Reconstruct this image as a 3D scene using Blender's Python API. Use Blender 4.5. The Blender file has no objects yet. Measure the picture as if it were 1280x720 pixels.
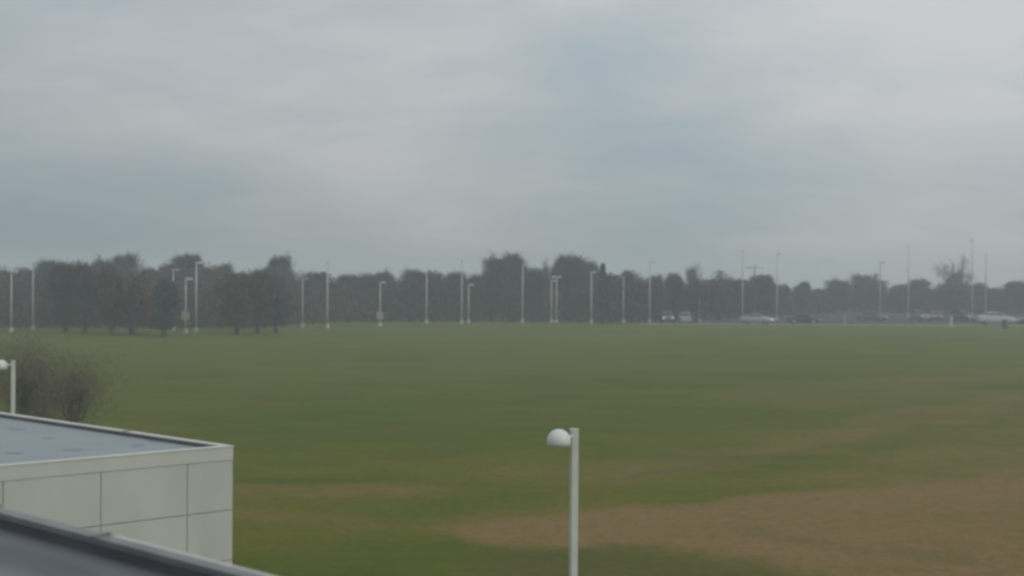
import bpy, bmesh, math, random
import numpy as np
from mathutils import Vector, Matrix
R = math.radians
SC = bpy.context.scene
COL = SC.collection

# ------------------------------------------------------------------ camera
F, HZ, ROLL, H = 1850.0, 350.0, 0.4, 6.0
cd = bpy.data.cameras.new('camera'); cam = bpy.data.objects.new('camera', cd); COL.objects.link(cam)
cd.sensor_width = 36.0; cd.lens = 36.0 * F / 1280.0; cd.clip_start = 0.1; cd.clip_end = 6000
CM = Matrix.Rotation(R(90) - math.atan((360 - HZ) / F), 4, 'X') @ Matrix.Rotation(R(ROLL), 4, 'Z')
CM.translation = (0, 0, H)
cam.matrix_world = CM
SC.camera = cam
cd.dof.use_dof = True; cd.dof.focus_distance = 22.0; cd.dof.aperture_fstop = 2.1

# ------------------------------------------------------------------ sky
SKY_STRENGTH, SUN_STRENGTH, EXPOSURE = 0.10, 0.95, 0.0
SUN_EL, SUN_AZ = R(40), R(125)          # azimuth clockwise from +Y (ahead), to the right
HAZE_DENSITY = 0.0015
world = bpy.data.worlds.new('World'); SC.world = world; world.use_nodes = True
wt = world.node_tree; wn = wt.nodes; wl = wt.links; wn.clear()
def wmath(op, a, b=None, c=None):
    n = wn.new('ShaderNodeMath'); n.operation = op
    for i, v in enumerate((a, b, c)):
        if v is None: continue
        if isinstance(v, (int, float)): n.inputs[i].default_value = v
        else: wl.new(v, n.inputs[i])
    return n.outputs[0]
sky = wn.new('ShaderNodeTexSky'); sky.sky_type = 'NISHITA'; sky.sun_disc = False
sky.sun_elevation = SUN_EL; sky.sun_rotation = SUN_AZ
bg = wn.new('ShaderNodeBackground'); bg.inputs['Strength'].default_value = SKY_STRENGTH
out = wn.new('ShaderNodeOutputWorld'); wl.new(bg.outputs[0], out.inputs['Surface'])
tc = wn.new('ShaderNodeTexCoord')
sep = wn.new('ShaderNodeSeparateXYZ'); wl.new(tc.outputs['Generated'], sep.inputs[0])
zz = wmath('MAXIMUM', sep.outputs['Z'], 0.0)
# cloud deck: direction projected to a layer overhead, so the streaks flatten towards the horizon
den = wmath('ADD', zz, 0.30)
comb = wn.new('ShaderNodeCombineXYZ')
wl.new(wmath('DIVIDE', sep.outputs['X'], den), comb.inputs[0]); wl.new(wmath('DIVIDE', sep.outputs['Y'], den), comb.inputs[1])
def wnoise(scale, detail, rough, off=(0, 0, 0), dist=0.0):
    mp = wn.new('ShaderNodeMapping'); mp.inputs['Location'].default_value = off
    mp.inputs['Scale'].default_value = (0.75, 1.0, 1.0)
    wl.new(comb.outputs[0], mp.inputs[0])
    n = wn.new('ShaderNodeTexNoise'); n.inputs['Scale'].default_value = scale; n.inputs['Detail'].default_value = detail
    n.inputs['Roughness'].default_value = rough; n.inputs['Distortion'].default_value = dist
    wl.new(mp.outputs[0], n.inputs['Vector']); return n.outputs['Fac']
def pix_dir(px, py):
    return (CM.to_3x3() @ Vector(((px - 640) / F, (360 - py) / F, -1))).normalized()
def region(px, py, wpx, hpx):
    """soft elliptical stretch of the cloud deck around one sky direction"""
    d = pix_dir(px, py)
    a = wmath('MULTIPLY', wmath('SUBTRACT', sep.outputs['X'], d.x), F / wpx)
    b = wmath('MULTIPLY', wmath('SUBTRACT', sep.outputs['Z'], d.z), F / hpx)
    s = wmath('ADD', wmath('MULTIPLY', a, a), wmath('MULTIPLY', b, b))
    e = wmath('EXPONENT', wmath('MULTIPLY', s, -1.0))
    return wmath('MULTIPLY', e, wmath('GREATER_THAN', sep.outputs['Y'], 0.0))
big = wnoise(1.9, 3, 0.5, (3.1, 0.4, 0), 0.3)
mid = wnoise(5.0, 5, 0.55, (1.3, 7.7, 0), 0.4)
fine = wnoise(13.0, 4, 0.5, (5.3, 2.7, 0), 0.2)
# thickness of the deck 0..1
thick = wmath('ADD', wmath('MULTIPLY', wmath('SUBTRACT', big, 0.5), 1.2), wmath('MULTIPLY', wmath('SUBTRACT', mid, 0.5), 0.9))
thick = wmath('ADD', thick, wmath('MULTIPLY', wmath('SUBTRACT', fine, 0.5), 0.22))
thick = wmath('ADD', thick, 0.62)
for (px, py, w, h, amt) in ((760, 170, 180, 120, -0.32), (850, 270, 120, 60, -0.15), (470, 285, 240, 40, 0.25), (60, 240, 260, 70, -0.42), (470, 215, 260, 60, 0.28),
                            (200, 90, 260, 60, 0.2), (1180, 90, 300, 140, 0.35), (820, 290, 160, 40, -0.1), (1250, 320, 260, 50, 0.2), (60, 300, 380, 60, -0.4)):
    thick = wmath('ADD', thick, wmath('MULTIPLY', region(px, py, w, h), amt))
cl = wn.new('ShaderNodeClamp'); wl.new(thick, cl.inputs[0]); thick = cl.outputs[0]
ramp = wn.new('ShaderNodeValToRGB'); wl.new(thick, ramp.inputs[0])
e = ramp.color_ramp.elements
K = 10.0
e[0].position = 0.0; e[0].color = (0.270, 0.352, 0.405, 1)
e[1].position = 1.0; e[1].color = (0.475, 0.485, 0.490, 1)
m = e.new(0.5); m.color = (0.370, 0.412, 0.435, 1)
# overcast luminance: brighter overhead, duller near the horizon, lighter to the right
lum = wmath('ADD', wmath('MULTIPLY', wmath('POWER', zz, 0.8), 1.15), 0.92)
lum = wmath('ADD', lum, wmath('MULTIPLY', sep.outputs['X'], 0.36))
hor = wmath('EXPONENT', wmath('MULTIPLY', zz, -22.0))
lum = wmath('SUBTRACT', lum, wmath('MULTIPLY', hor, 0.16))
lum = wmath('MULTIPLY', lum, K * 1.0)
vm = wn.new('ShaderNodeVectorMath'); vm.operation = 'SCALE'; wl.new(ramp.outputs[0], vm.inputs[0]); wl.new(lum, vm.inputs['Scale'])
mix = wn.new('ShaderNodeMix'); mix.data_type = 'RGBA'; mix.inputs['Factor'].default_value = 0.94
wl.new(sky.outputs[0], mix.inputs['A']); wl.new(vm.outputs[0], mix.inputs['B'])
wl.new(mix.outputs['Result'], bg.inputs['Color'])

# ------------------------------------------------------------------ sun behind the overcast
sd = bpy.data.lights.new('sun', 'SUN'); sd.energy = SUN_STRENGTH; sd.angle = R(25); sd.color = (1.0, 0.955, 0.89)
so = bpy.data.objects.new('sun', sd); COL.objects.link(so); so.location = (0, 0, 60)
dirv = Vector((math.sin(SUN_AZ) * math.cos(SUN_EL), math.cos(SUN_AZ) * math.cos(SUN_EL), math.sin(SUN_EL)))
so.rotation_euler = dirv.to_track_quat('Z', 'Y').to_euler()

vs = SC.view_settings; vs.view_transform = 'Standard'; vs.look = 'None'; vs.exposure = EXPOSURE; vs.gamma = 1; vs.use_curve_mapping = False
SC.render.engine = 'CYCLES'
cy = SC.cycles
cy.pixel_filter_type = 'BLACKMAN_HARRIS'; cy.filter_width = 3.0
cy.volume_bounces = 2; cy.max_bounces = 6; cy.use_denoising = True; cy.volume_step_rate = 4
try: cy.denoiser = 'OPENIMAGEDENOISE'
except Exception: pass

# ------------------------------------------------------------------ helpers
def at(px, py, z=0.0):
    """point of the plane at height z seen through pixel (px, py) of the 1280x720 photo"""
    d = CM.to_3x3() @ Vector(((px - 640) / F, (360 - py) / F, -1))
    t = (z - H) / d.z
    return Vector((0, 0, H)) + d * t
def at_d(px, py, D):
    d = CM.to_3x3() @ Vector(((px - 640) / F, (360 - py) / F, -1))
    return Vector((0, 0, H)) + d * (D / d.y)
def hor_y(px): return 350 + math.tan(R(ROLL)) * (px - 640)
def put(o, **k):
    for a, b in k.items():
        if b is not None: o[a] = b
    return o
def empty(name, loc, rz=0, label=None, category=None, group=None):
    o = bpy.data.objects.new(name, None); COL.objects.link(o); o.location = loc; o.rotation_euler = (0, 0, rz); o.empty_display_size = 0.3
    return put(o, label=label, category=category, group=group)
def mesh_obj(name, me, parent=None, mat=None):
    if mat is not None and not me.materials: me.materials.append(mat)
    o = bpy.data.objects.new(name, me); COL.objects.link(o)
    if parent is not None: o.parent = parent
    return o
def bm_obj(name, bm, mat, parent=None, smooth=False):
    me = bpy.data.meshes.new(name); bm.normal_update(); bm.to_mesh(me); bm.free()
    if smooth:
        for p in me.polygons: p.use_smooth = True
    return mesh_obj(name, me, parent, mat)
def add_box(bm, lo, hi, bevel=0.0, mat4=None):
    lo, hi = Vector(lo), Vector(hi)
    c = (lo + hi) / 2; s = hi - lo
    r = bmesh.ops.create_cube(bm, size=1)
    vs_ = r['verts']
    bmesh.ops.scale(bm, vec=s, verts=vs_); bmesh.ops.translate(bm, vec=c, verts=vs_)
    if bevel > 0:
        es = list({e for v in vs_ for e in v.link_edges})
        g = bmesh.ops.bevel(bm, geom=es, offset=bevel, segments=2, affect='EDGES', profile=0.5)
        vs_ = list({v for f in g['faces'] for v in f.verts} | {v for v in vs_ if v.is_valid})
    if mat4 is not None: bmesh.ops.transform(bm, matrix=mat4, verts=vs_)
    return vs_
def add_tube(bm, pts, rads, n=8, cap=True):
    rings = []
    for i, p in enumerate(pts):
        p = Vector(p)
        t = (Vector(pts[min(i + 1, len(pts) - 1)]) - Vector(pts[max(i - 1, 0)])).normalized()
        u = t.cross(Vector((0, 0, 1)) if abs(t.z) < 0.9 else Vector((1, 0, 0))).normalized(); w = t.cross(u)
        rings.append([bm.verts.new(p + (u * math.cos(2 * math.pi * k / n) + w * math.sin(2 * math.pi * k / n)) * rads[i]) for k in range(n)])
    for a, b in zip(rings, rings[1:]):
        for k in range(n): bm.faces.new((a[k], a[(k + 1) % n], b[(k + 1) % n], b[k]))
    if cap:
        bm.faces.new(rings[0][::-1]); bm.faces.new(rings[-1])
def add_lathe(bm, prof, n=20, mat4=None):
    rings = []; vv = []
    for r, z in prof:
        if r < 1e-5: ring = [bm.verts.new((0, 0, z))]
        else: ring = [bm.verts.new((r * math.cos(2 * math.pi * k / n), r * math.sin(2 * math.pi * k / n), z)) for k in range(n)]
        rings.append(ring); vv += ring
    for a, b in zip(rings, rings[1:]):
        for k in range(n):
            k2 = (k + 1) % n
            if len(a) == 1 and len(b) == 1: continue
            if len(a) == 1: bm.faces.new((a[0], b[k2], b[k]))
            elif len(b) == 1: bm.faces.new((a[k], a[k2], b[0]))
            else: bm.faces.new((a[k], a[k2], b[k2], b[k]))
    if mat4 is not None: bmesh.ops.transform(bm, matrix=mat4, verts=vv)
def add_prism(bm, poly, z0, z1):
    lo = [bm.verts.new((p[0], p[1], z0)) for p in poly]; hi = [bm.verts.new((p[0], p[1], z1)) for p in poly]
    n = len(poly)
    bm.faces.new(lo[::-1]); bm.faces.new(hi)
    for k in range(n): bm.faces.new((lo[k], lo[(k + 1) % n], hi[(k + 1) % n], hi[k]))
    bmesh.ops.recalc_face_normals(bm, faces=bm.faces[:])

# ------------------------------------------------------------------ materials
def new_mat(name):
    m = bpy.data.materials.new(name); m.use_nodes = True
    nt = m.node_tree; return m, nt, nt.nodes, nt.links, nt.nodes['Principled BSDF']
def mat_noise(name, c1, c2, scale=3.0, rough=0.6, detail=5, metal=0.0, bump=0.0, bscale=None, emis=None, spec=0.4, stretch=None, lo=0.35, hi=0.65):
    m, nt, N, L, b = new_mat(name)
    t = N.new('ShaderNodeTexCoord'); mp = N.new('ShaderNodeMapping'); L.new(t.outputs['Object'], mp.inputs[0])
    if stretch: mp.inputs['Scale'].default_value = stretch
    n = N.new('ShaderNodeTexNoise'); n.inputs['Scale'].default_value = scale; n.inputs['Detail'].default_value = detail
    L.new(mp.outputs[0], n.inputs['Vector'])
    r = N.new('ShaderNodeValToRGB'); L.new(n.outputs['Fac'], r.inputs[0])
    r.color_ramp.elements[0].position = lo; r.color_ramp.elements[1].position = hi
    r.color_ramp.elements[0].color = (*c1, 1); r.color_ramp.elements[1].color = (*c2, 1)
    L.new(r.outputs[0], b.inputs['Base Color'])
    b.inputs['Roughness'].default_value = rough; b.inputs['Metallic'].default_value = metal
    b.inputs['Specular IOR Level'].default_value = spec
    if bump:
        n2 = N.new('ShaderNodeTexNoise'); n2.inputs['Scale'].default_value = bscale or scale * 4; n2.inputs['Detail'].default_value = 4
        L.new(mp.outputs[0], n2.inputs['Vector'])
        bp = N.new('ShaderNodeBump'); bp.inputs['Strength'].default_value = bump; bp.inputs['Distance'].default_value = 0.02
        L.new(n2.outputs['Fac'], bp.inputs['Height']); L.new(bp.outputs[0], b.inputs['Normal'])
    if emis:
        b.inputs['Emission Color'].default_value = (*emis[0], 1); b.inputs['Emission Strength'].default_value = emis[1]
    return m
M = {}
M['panel'] = mat_noise('painted_metal_panel', (0.42, 0.42, 0.38), (0.475, 0.475, 0.43), 0.9, 0.55, bump=0.03, stretch=(1.6, 1.6, 0.5))
M['fascia'] = mat_noise('painted_fascia', (0.435, 0.435, 0.395), (0.48, 0.48, 0.435), 1.2, 0.5)
M['joint'] = mat_noise('joint_sealant', (0.12, 0.12, 0.13), (0.16, 0.16, 0.17), 4, 0.8)
M['wallback'] = mat_noise('wall_backing', (0.50, 0.49, 0.46), (0.54, 0.53, 0.50), 2, 0.8)
M['membrane'] = mat_noise('roof_membrane', (0.165, 0.19, 0.20), (0.20, 0.222, 0.232), 0.5, 0.42, detail=6, spec=0.5, lo=0.3, hi=0.62)
M['stain'] = mat_noise('roof_membrane_stained', (0.145, 0.163, 0.170), (0.16, 0.178, 0.185), 2.0, 0.4)
M['coping'] = mat_noise('parapet_coping', (0.12, 0.125, 0.13), (0.17, 0.175, 0.18), 2.5, 0.5)
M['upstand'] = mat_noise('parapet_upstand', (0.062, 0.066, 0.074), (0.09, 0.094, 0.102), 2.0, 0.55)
M['lamp'] = mat_noise('lamp_post_paint', (0.47, 0.49, 0.44), (0.54, 0.56, 0.50), 2.0, 0.45)
M['globe'] = mat_noise('lamp_shade_paint', (0.50, 0.52, 0.50), (0.55, 0.57, 0.55), 2.0, 0.35)
M['lens'] = mat_noise('lamp_lens', (0.45, 0.36, 0.30), (0.5, 0.4, 0.33), 3.0, 0.4)
M['steel'] = mat_noise('pale_steel', (0.38, 0.38, 0.36), (0.45, 0.45, 0.43), 1.5, 0.5)
M['steel_dim'] = mat_noise('weathered_steel', (0.30, 0.30, 0.29), (0.36, 0.36, 0.35), 1.5, 0.5)
M['conc'] = mat_noise('concrete', (0.38, 0.37, 0.35), (0.46, 0.45, 0.42), 3.0, 0.9)
M['asphalt'] = mat_noise('asphalt', (0.045, 0.045, 0.046), (0.06, 0.06, 0.062), 0.6, 0.95, spec=0.05, bump=0.1, bscale=20)
M['kerb'] = mat_noise('kerb_concrete', (0.26, 0.26, 0.22), (0.36, 0.35, 0.30), 0.8, 0.9)
M['signback'] = mat_noise('sign_panel', (0.32, 0.24, 0.20), (0.38, 0.28, 0.23), 3.0, 0.7)
M['bark'] = mat_noise('bark', (0.04, 0.036, 0.032), (0.075, 0.066, 0.058), 6, 0.95)
M['twig_grey'] = mat_noise('twigs_grey', (0.040, 0.036, 0.033), (0.078, 0.070, 0.064), 0.6, 0.95)
M['twig_brown'] = mat_noise('twigs_brown', (0.060, 0.046, 0.036), (0.095, 0.074, 0.058), 0.6, 0.95)
M['twig_pale'] = mat_noise('twigs_pale_brown', (0.095, 0.085, 0.055), (0.15, 0.125, 0.085), 0.6, 0.95)
M['leaf_rust'] = mat_noise('dry_leaves', (0.085, 0.050, 0.032), (0.125, 0.078, 0.050), 0.7, 0.9)
M['leaf_dark'] = mat_noise('evergreen_leaves', (0.026, 0.040, 0.026), (0.050, 0.066, 0.040), 0.7, 0.85)
M['wood'] = mat_noise('woodland_twigs', (0.042, 0.037, 0.032), (0.100, 0.078, 0.066), 0.12, 0.95)
M['tyre'] = mat_noise('tyre_rubber', (0.02, 0.02, 0.02), (0.03, 0.03, 0.03), 8, 0.85)
M['rim'] = mat_noise('wheel_rim', (0.30, 0.30, 0.31), (0.38, 0.38, 0.39), 5, 0.35, metal=0.6)
M['glass'] = mat_noise('car_glass', (0.02, 0.024, 0.028), (0.03, 0.034, 0.038), 1, 0.5, spec=0.15)
M['headlight'] = mat_noise('lit_headlight', (0.8, 0.8, 0.75), (0.85, 0.85, 0.8), 2, 0.2, emis=((1, 0.95, 0.8), 0.5))
M['headlight_off'] = mat_noise('headlight_glass', (0.6, 0.6, 0.58), (0.7, 0.7, 0.68), 2, 0.15, spec=0.8)
M['taillight'] = mat_noise('tail_light', (0.25, 0.02, 0.02), (0.3, 0.03, 0.03), 2, 0.25)
M['trim'] = mat_noise('dark_trim', (0.025, 0.025, 0.027), (0.04, 0.04, 0.042), 3, 0.6)
def paint(name, c): 
    return mat_noise(name, tuple(x * 0.95 for x in c), tuple(min(1, x * 1.05) for x in c), 1.0, 0.3, spec=0.6)

# ------------------------------------------------------------------ ground, one sheet to the horizon
rs = np.random.RandomState(5)
def axis(lo, hi, fine_lo, fine_hi, step, grow=1.22):
    a = list(np.arange(fine_lo, fine_hi + 1e-6, step)); s = step
    while a[-1] < hi: s = min(s * grow, 90); a.append(a[-1] + s)
    s = step
    while a[0] > lo: s = min(s * grow, 90); a.insert(0, a[0] - s)
    return np.array(a)
gx = axis(-750, 750, -18, 26, 0.35); gy = axis(-90, 900, 20, 75, 0.35, 1.04)
GX, GY = np.meshgrid(gx, gy, indexing='xy')
class VNoise:
    def __init__(s, seed): s.g = np.random.RandomState(seed).rand(256, 256)
    def at(s, x, y):
        xi = np.floor(x).astype(int); yi = np.floor(y).astype(int); fx = x - xi; fy = y - yi
        fx = fx * fx * (3 - 2 * fx); fy = fy * fy * (3 - 2 * fy)
        g = s.g; a = g[yi % 256, xi % 256]; b = g[yi % 256, (xi + 1) % 256]; c = g[(yi + 1) % 256, xi % 256]; d = g[(yi + 1) % 256, (xi + 1) % 256]
        return (a * (1 - fx) + b * fx) * (1 - fy) + (c * (1 - fx) + d * fx) * fy
    def fbm(s, x, y, o=4):
        v = 0; a = 0.5; t = 0
        for k in range(o): v = v + a * s.at(x * 2 ** k + 17.3 * k, y * 2 ** k + 5.1 * k); t += a; a *= 0.5
        return v / t
vn = VNoise(3)
GZ = (vn.fbm(GX / 9.0, GY / 9.0, 3) - 0.5) * 0.10 * np.clip((GY - 18) / 10, 0, 1) * np.clip((150 - GY) / 30, 0, 1)
# bare / dry earth: worn outlines measured on the ground itself, edges broken by noise
def smooth(x, a, b):
    t = np.clip((x - a) / (b - a), 0, 1); return t * t * (3 - 2 * t)
warpx = GX + (vn.fbm(GX / 4 + 31, GY / 5 + 7, 4) - 0.5) * 4.0
warpy = GY + (vn.fbm(GX / 4 + 91, GY / 5 + 57, 4) - 0.5) * 5.0
def band(pts_px, width0, width1):
    """distance-based strip along a ground line"""
    pts = [at(*p) for p in pts_px]; best = np.full(GX.shape, 1e9)
    for a, b in zip(pts, pts[1:]):
        dx, dy = b.x - a.x, b.y - a.y; L2 = dx * dx + dy * dy
        t = np.clip(((warpx - a.x) * dx + (warpy - a.y) * dy) / L2, 0, 1)
        best = np.minimum(best, np.hypot(warpx - a.x - t * dx, warpy - a.y - t * dy))
    return 1 - smooth(best, width0, width1)
def inside(poly_px, soft):
    pts = [at(*p) for p in poly_px]; n = len(pts)
    ins = np.zeros(GX.shape, bool); best = np.full(GX.shape, 1e9)
    for i in range(n):
        a, b = pts[i], pts[(i + 1) % n]
        cond = (a.y > warpy) != (b.y > warpy)
        with np.errstate(divide='ignore', invalid='ignore'):
            xi = (b.x - a.x) * (warpy - a.y) / (b.y - a.y) + a.x
        ins ^= cond & (warpx < xi)
        dx, dy = b.x - a.x, b.y - a.y; L2 = dx * dx + dy * dy
        t = np.clip(((warpx - a.x) * dx + (warpy - a.y) * dy) / L2, 0, 1)
        best = np.minimum(best, np.hypot(warpx - a.x - t * dx, warpy - a.y - t * dy))
    sd_ = np.where(ins, best, -best)
    return smooth(sd_, -soft, soft)
dry = inside([(560, 655), (700, 634), (900, 622), (1080, 606), (1300, 590), (1500, 570), (1500, 800), (1100, 780), (960, 712), (800, 690), (650, 675)], 0.8) * 0.92
dry = np.maximum(dry, inside([(960, 600), (1150, 560), (1300, 520), (1500, 480), (1500, 640), (1200, 640)], 3.5) * 0.50)
dry = np.maximum(dry, band([(300, 612), (380, 611), (480, 607)], 0.2, 2.6) * 0.6)
dry = np.maximum(dry, band([(240, 640), (330, 648), (400, 655)], 0.2, 2.0) * 0.30)
dry = np.maximum(dry, band([(700, 588), (850, 574), (1000, 548), (1150, 525), (1400, 480)], 0.3, 3.6) * 0.40)
dry = np.maximum(dry, band([(1040, 500), (1200, 470), (1400, 455)], 0.5, 8.0) * 0.30)
dry = np.maximum(dry, band([(560, 655), (700, 632), (900, 640)], 0.2, 1.6) * 0.35)
worn = band([(480, 606), (720, 592), (860, 578), (1010, 556), (1160, 536), (1400, 500)], 0.1, 0.55)   # thin wheel track
ly = np.clip((vn.fbm(GX / 9 + 11, GY / 4 + 3, 5) - 0.5) * 1.6 + (vn.fbm(GX / 2.2 + 1, GY / 1.4 + 3, 3) - .5) * .9 + 0.5, 0, 1)                       # yellower strips across the turf
dk = inside([(560, 700), (660, 682), (800, 694), (950, 712), (1060, 760), (700, 790), (540, 760)], 1.0)
dk = np.maximum(dk, band([(1010, 670), (1100, 684), (1180, 694)], 0.1, 1.0) * 0.5)
dry = dry * (1 - .12 * smooth(GX / np.maximum(GY, 1), .20, .36))
dry = np.clip(dry * (0.9 + (vn.fbm(GX / 3.2 + 5, GY / 2.2 + 9, 4) - .5) * 1.5 * (1.15 - dry)), 0, 1)
me = bpy.data.meshes.new('ground')
ny, nx = GX.shape
V = np.stack([GX, GY, GZ], -1).reshape(-1, 3)
idx = np.arange(nx * ny).reshape(ny, nx)
Q = np.stack([idx[:-1, :-1], idx[:-1, 1:], idx[1:, 1:], idx[1:, :-1]], -1).reshape(-1, 4)
def mesh_np(me, V, Q):
    k = Q.shape[1]
    me.vertices.add(len(V)); me.vertices.foreach_set('co', V.astype(np.float32).ravel())
    me.loops.add(Q.size); me.loops.foreach_set('vertex_index', Q.astype(np.int32).ravel())
    me.polygons.add(len(Q)); me.polygons.foreach_set('loop_start', np.arange(0, Q.size, k, dtype=np.int32))
    me.update(calc_edges=True); me.validate()
mesh_np(me, V, Q)
for nm, arr in (('dry', dry), ('worn', worn), ('pale', ly), ('lush', dk)):
    a = me.attributes.new(nm, 'FLOAT', 'POINT'); a.data.foreach_set('value', arr.astype(np.float32).ravel())
for p in me.polygons: p.use_smooth = True
mg, nt, N, L, b = new_mat('turf')
def att(nm):
    n = N.new('ShaderNodeAttribute'); n.attribute_name = nm; return n.outputs['Fac']
def nz(scale, detail, stretch=(1, 1, 1), rough=0.55):
    t = N.new('ShaderNodeTexCoord'); mp = N.new('ShaderNodeMapping'); mp.inputs['Scale'].default_value = stretch
    L.new(t.outputs['Object'], mp.inputs[0]); n = N.new('ShaderNodeTexNoise'); n.inputs['Scale'].default_value = scale
    n.inputs['Detail'].default_value = detail; n.inputs['Roughness'].default_value = rough; L.new(mp.outputs[0], n.inputs['Vector']); return n.outputs['Fac']
def mth(op, a, b_=None):
    n = N.new('ShaderNodeMath'); n.operation = op; n.use_clamp = False
    for i, v in enumerate((a, b_)):
        if v is None: continue
        if isinstance(v, (int, float)): n.inputs[i].default_value = v
        else: L.new(v, n.inputs[i])
    return n.outputs[0]
def mixc(f, a, b_):
    n = N.new('ShaderNodeMix'); n.data_type = 'RGBA'
    for k, v in (('Factor', f), ('A', a), ('B', b_)):
        s = n.inputs[k]
        if isinstance(v, tuple): s.default_value = (*v, 1)
        elif isinstance(v, (int, float)): s.default_value = v
        else: L.new(v, s)
    return n.outputs['Result']
def cl01(v):
    n = N.new('ShaderNodeClamp'); L.new(v, n.inputs[0]); return n.outputs[0]
mott = nz(0.35, 6, (0.6, 1, 1)); fin = nz(5.0, 5); tuft = nz(1.6, 5, (0.7, 1, 1), 0.65)
G1, G2, G3 = (0.050, 0.074, 0.003), (0.072, 0.092, 0.004), (0.110, 0.103, 0.008)
TAN, TAN2 = (0.218, 0.134, 0.058), (0.160, 0.099, 0.041)
c = mixc(cl01(mth('MULTIPLY', mth('SUBTRACT', mott, 0.33), 3.0)), G1, G2)
c = mixc(cl01(mth('MULTIPLY', att('pale'), mth('MULTIPLY', tuft, 1.5))), c, G3)
fd = cl01(mth('ADD', att('dry'), mth('MULTIPLY', mth('SUBTRACT', tuft, 0.5), mth('MULTIPLY', mth('MULTIPLY', att('dry'), mth('SUBTRACT', 1.25, att('dry'))), 3.2))))
tan = mixc(fin, TAN2, TAN)
c = mixc(fd, c, tan)
c = mixc(mth('MULTIPLY', att('worn'), 0.38), c, (0.075, 0.072, 0.035))
c = mixc(mth('MULTIPLY', att('lush'), 0.55), c, (0.072, 0.064, 0.024))
c2 = mixc(mth('MULTIPLY', mth('ABSOLUTE', mth('SUBTRACT', fin, 0.5)), 1.2), c, (0.05, 0.055, 0.025))
hi_ = nz(3.2, 9, (1, 1, 1), 0.7); vmx = N.new('ShaderNodeVectorMath'); vmx.operation = 'SCALE'; L.new(c2, vmx.inputs[0])
L.new(mth('ADD', mth('MULTIPLY', mth('SUBTRACT', hi_, 0.5), 1.0), 1.0), vmx.inputs['Scale']); c2 = vmx.outputs[0]
L.new(c2, b.inputs['Base Color']); b.inputs['Roughness'].default_value = 0.95; b.inputs['Specular IOR Level'].default_value = 0.1
bp = N.new('ShaderNodeBump'); bp.inputs['Strength'].default_value = 0.5; bp.inputs['Distance'].default_value = 0.06
L.new(fin, bp.inputs['Height']); L.new(bp.outputs[0], b.inputs['Normal'])
g = mesh_obj('ground', me, None, mg); put(g, kind='structure')

def sheet(name, poly, z, mat):
    bm = bmesh.new(); bm.faces.new([bm.verts.new((p[0], p[1], z)) for p in poly]); bmesh.ops.recalc_face_normals(bm, faces=bm.faces[:])
    for f in bm.faces:
        if f.normal.z < 0: f.normal_flip()
    o = bm_obj(name, bm, mat); return put(o, kind='structure')
# car park with its kerb, off to the right beyond the field
PK = [at(800, 405.0), at(1080, 406.5), at(1500, 407.8)]
far = [at(1700, 391), at(1250, 391), at(1000, 391), at(790, 396)]
sheet('parking_lot', [(p.x, p.y) for p in PK + far], 0.012, M['asphalt'])
bm = bmesh.new()
kp = [at(800, 405.2), at(900, 405.6), at(1080, 406.8), at(1500, 408.1)]
for a, b_ in zip(kp, kp[1:]):
    d = (b_ - a).normalized(); w = Vector((-d.y, d.x, 0)) * 0.12
    q = [a - w, b_ - w, b_ + w, a + w]
    lo = [bm.verts.new((p.x, p.y, -0.02)) for p in q]; hi = [bm.verts.new((p.x, p.y, 0.13)) for p in q]
    bm.faces.new(hi); 
    for k in range(4): bm.faces.new((lo[k], lo[(k + 1) % 4], hi[(k + 1) % 4], hi[k]))
bmesh.ops.recalc_face_normals(bm, faces=bm.faces[:])
put(bm_obj('kerb', bm, M['kerb']), kind='structure')
# painted bays
bm = bmesh.new()
for k in range(26):
    px = 830 + k * 19
    a = at(px, 403.3 + (px - 830) * 0.004); dv = Vector((0.0, 1.0, 0))
    v = [bm.verts.new((a.x + dx, a.y + dy, 0.017)) for dx, dy in ((-.06, 0), (.06, 0), (.06, 5), (-.06, 5))]
    bm.faces.new(v)
put(bm_obj('parking_markings', bm, mat_noise('road_paint', (0.5, 0.5, 0.47), (0.65, 0.65, 0.6), 3, 0.8)), kind='structure')

# ------------------------------------------------------------------ far panel-clad building (left)
CZ = at_d(291, 557, 25.0).z
Cn = at(291, 557, CZ); Fd = at(0, 582, CZ) - Cn; Fd.z = 0; Fd.normalize()
Bd = at(0, 515, CZ) - Cn; Bd.z = 0; Bd.normalize()
FL, BL = 9.0, 21.0        # wall lengths: towards the near building, and away
# local frame: x along Fd (to the left, nearer), y along Bd (away)
wing = empty('office_wing', (Cn.x, Cn.y, 0), 0, 'low flat-roofed office wing clad in pale off-white panels, seen beyond the dark-edged roof', 'building')
def L2(u, v, z): return Vector((Fd.x * u + Bd.x * v, Fd.y * u + Bd.y * v, z))
def quadbox(bm, u0, u1, v0, v1, z0, z1):
    q = [L2(u0, v0, 0), L2(u1, v0, 0), L2(u1, v1, 0), L2(u0, v1, 0)]
    lo = [bm.verts.new((p.x, p.y, z0)) for p in q]; hi = [bm.verts.new((p.x, p.y, z1)) for p in q]
    fs = [bm.faces.new(lo[::-1]), bm.faces.new(hi)] + [bm.faces.new((lo[k], lo[(k + 1) % 4], hi[(k + 1) % 4], hi[k])) for k in range(4)]
    bmesh.ops.recalc_face_normals(bm, faces=fs)
FH = 0.235   # fascia height
bm = bmesh.new(); quadbox(bm, 0.05, FL, 0.05, BL - .05, 0.0, CZ - FH - 0.004); bm_obj('wall', bm, M['wallback'], wing)
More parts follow.
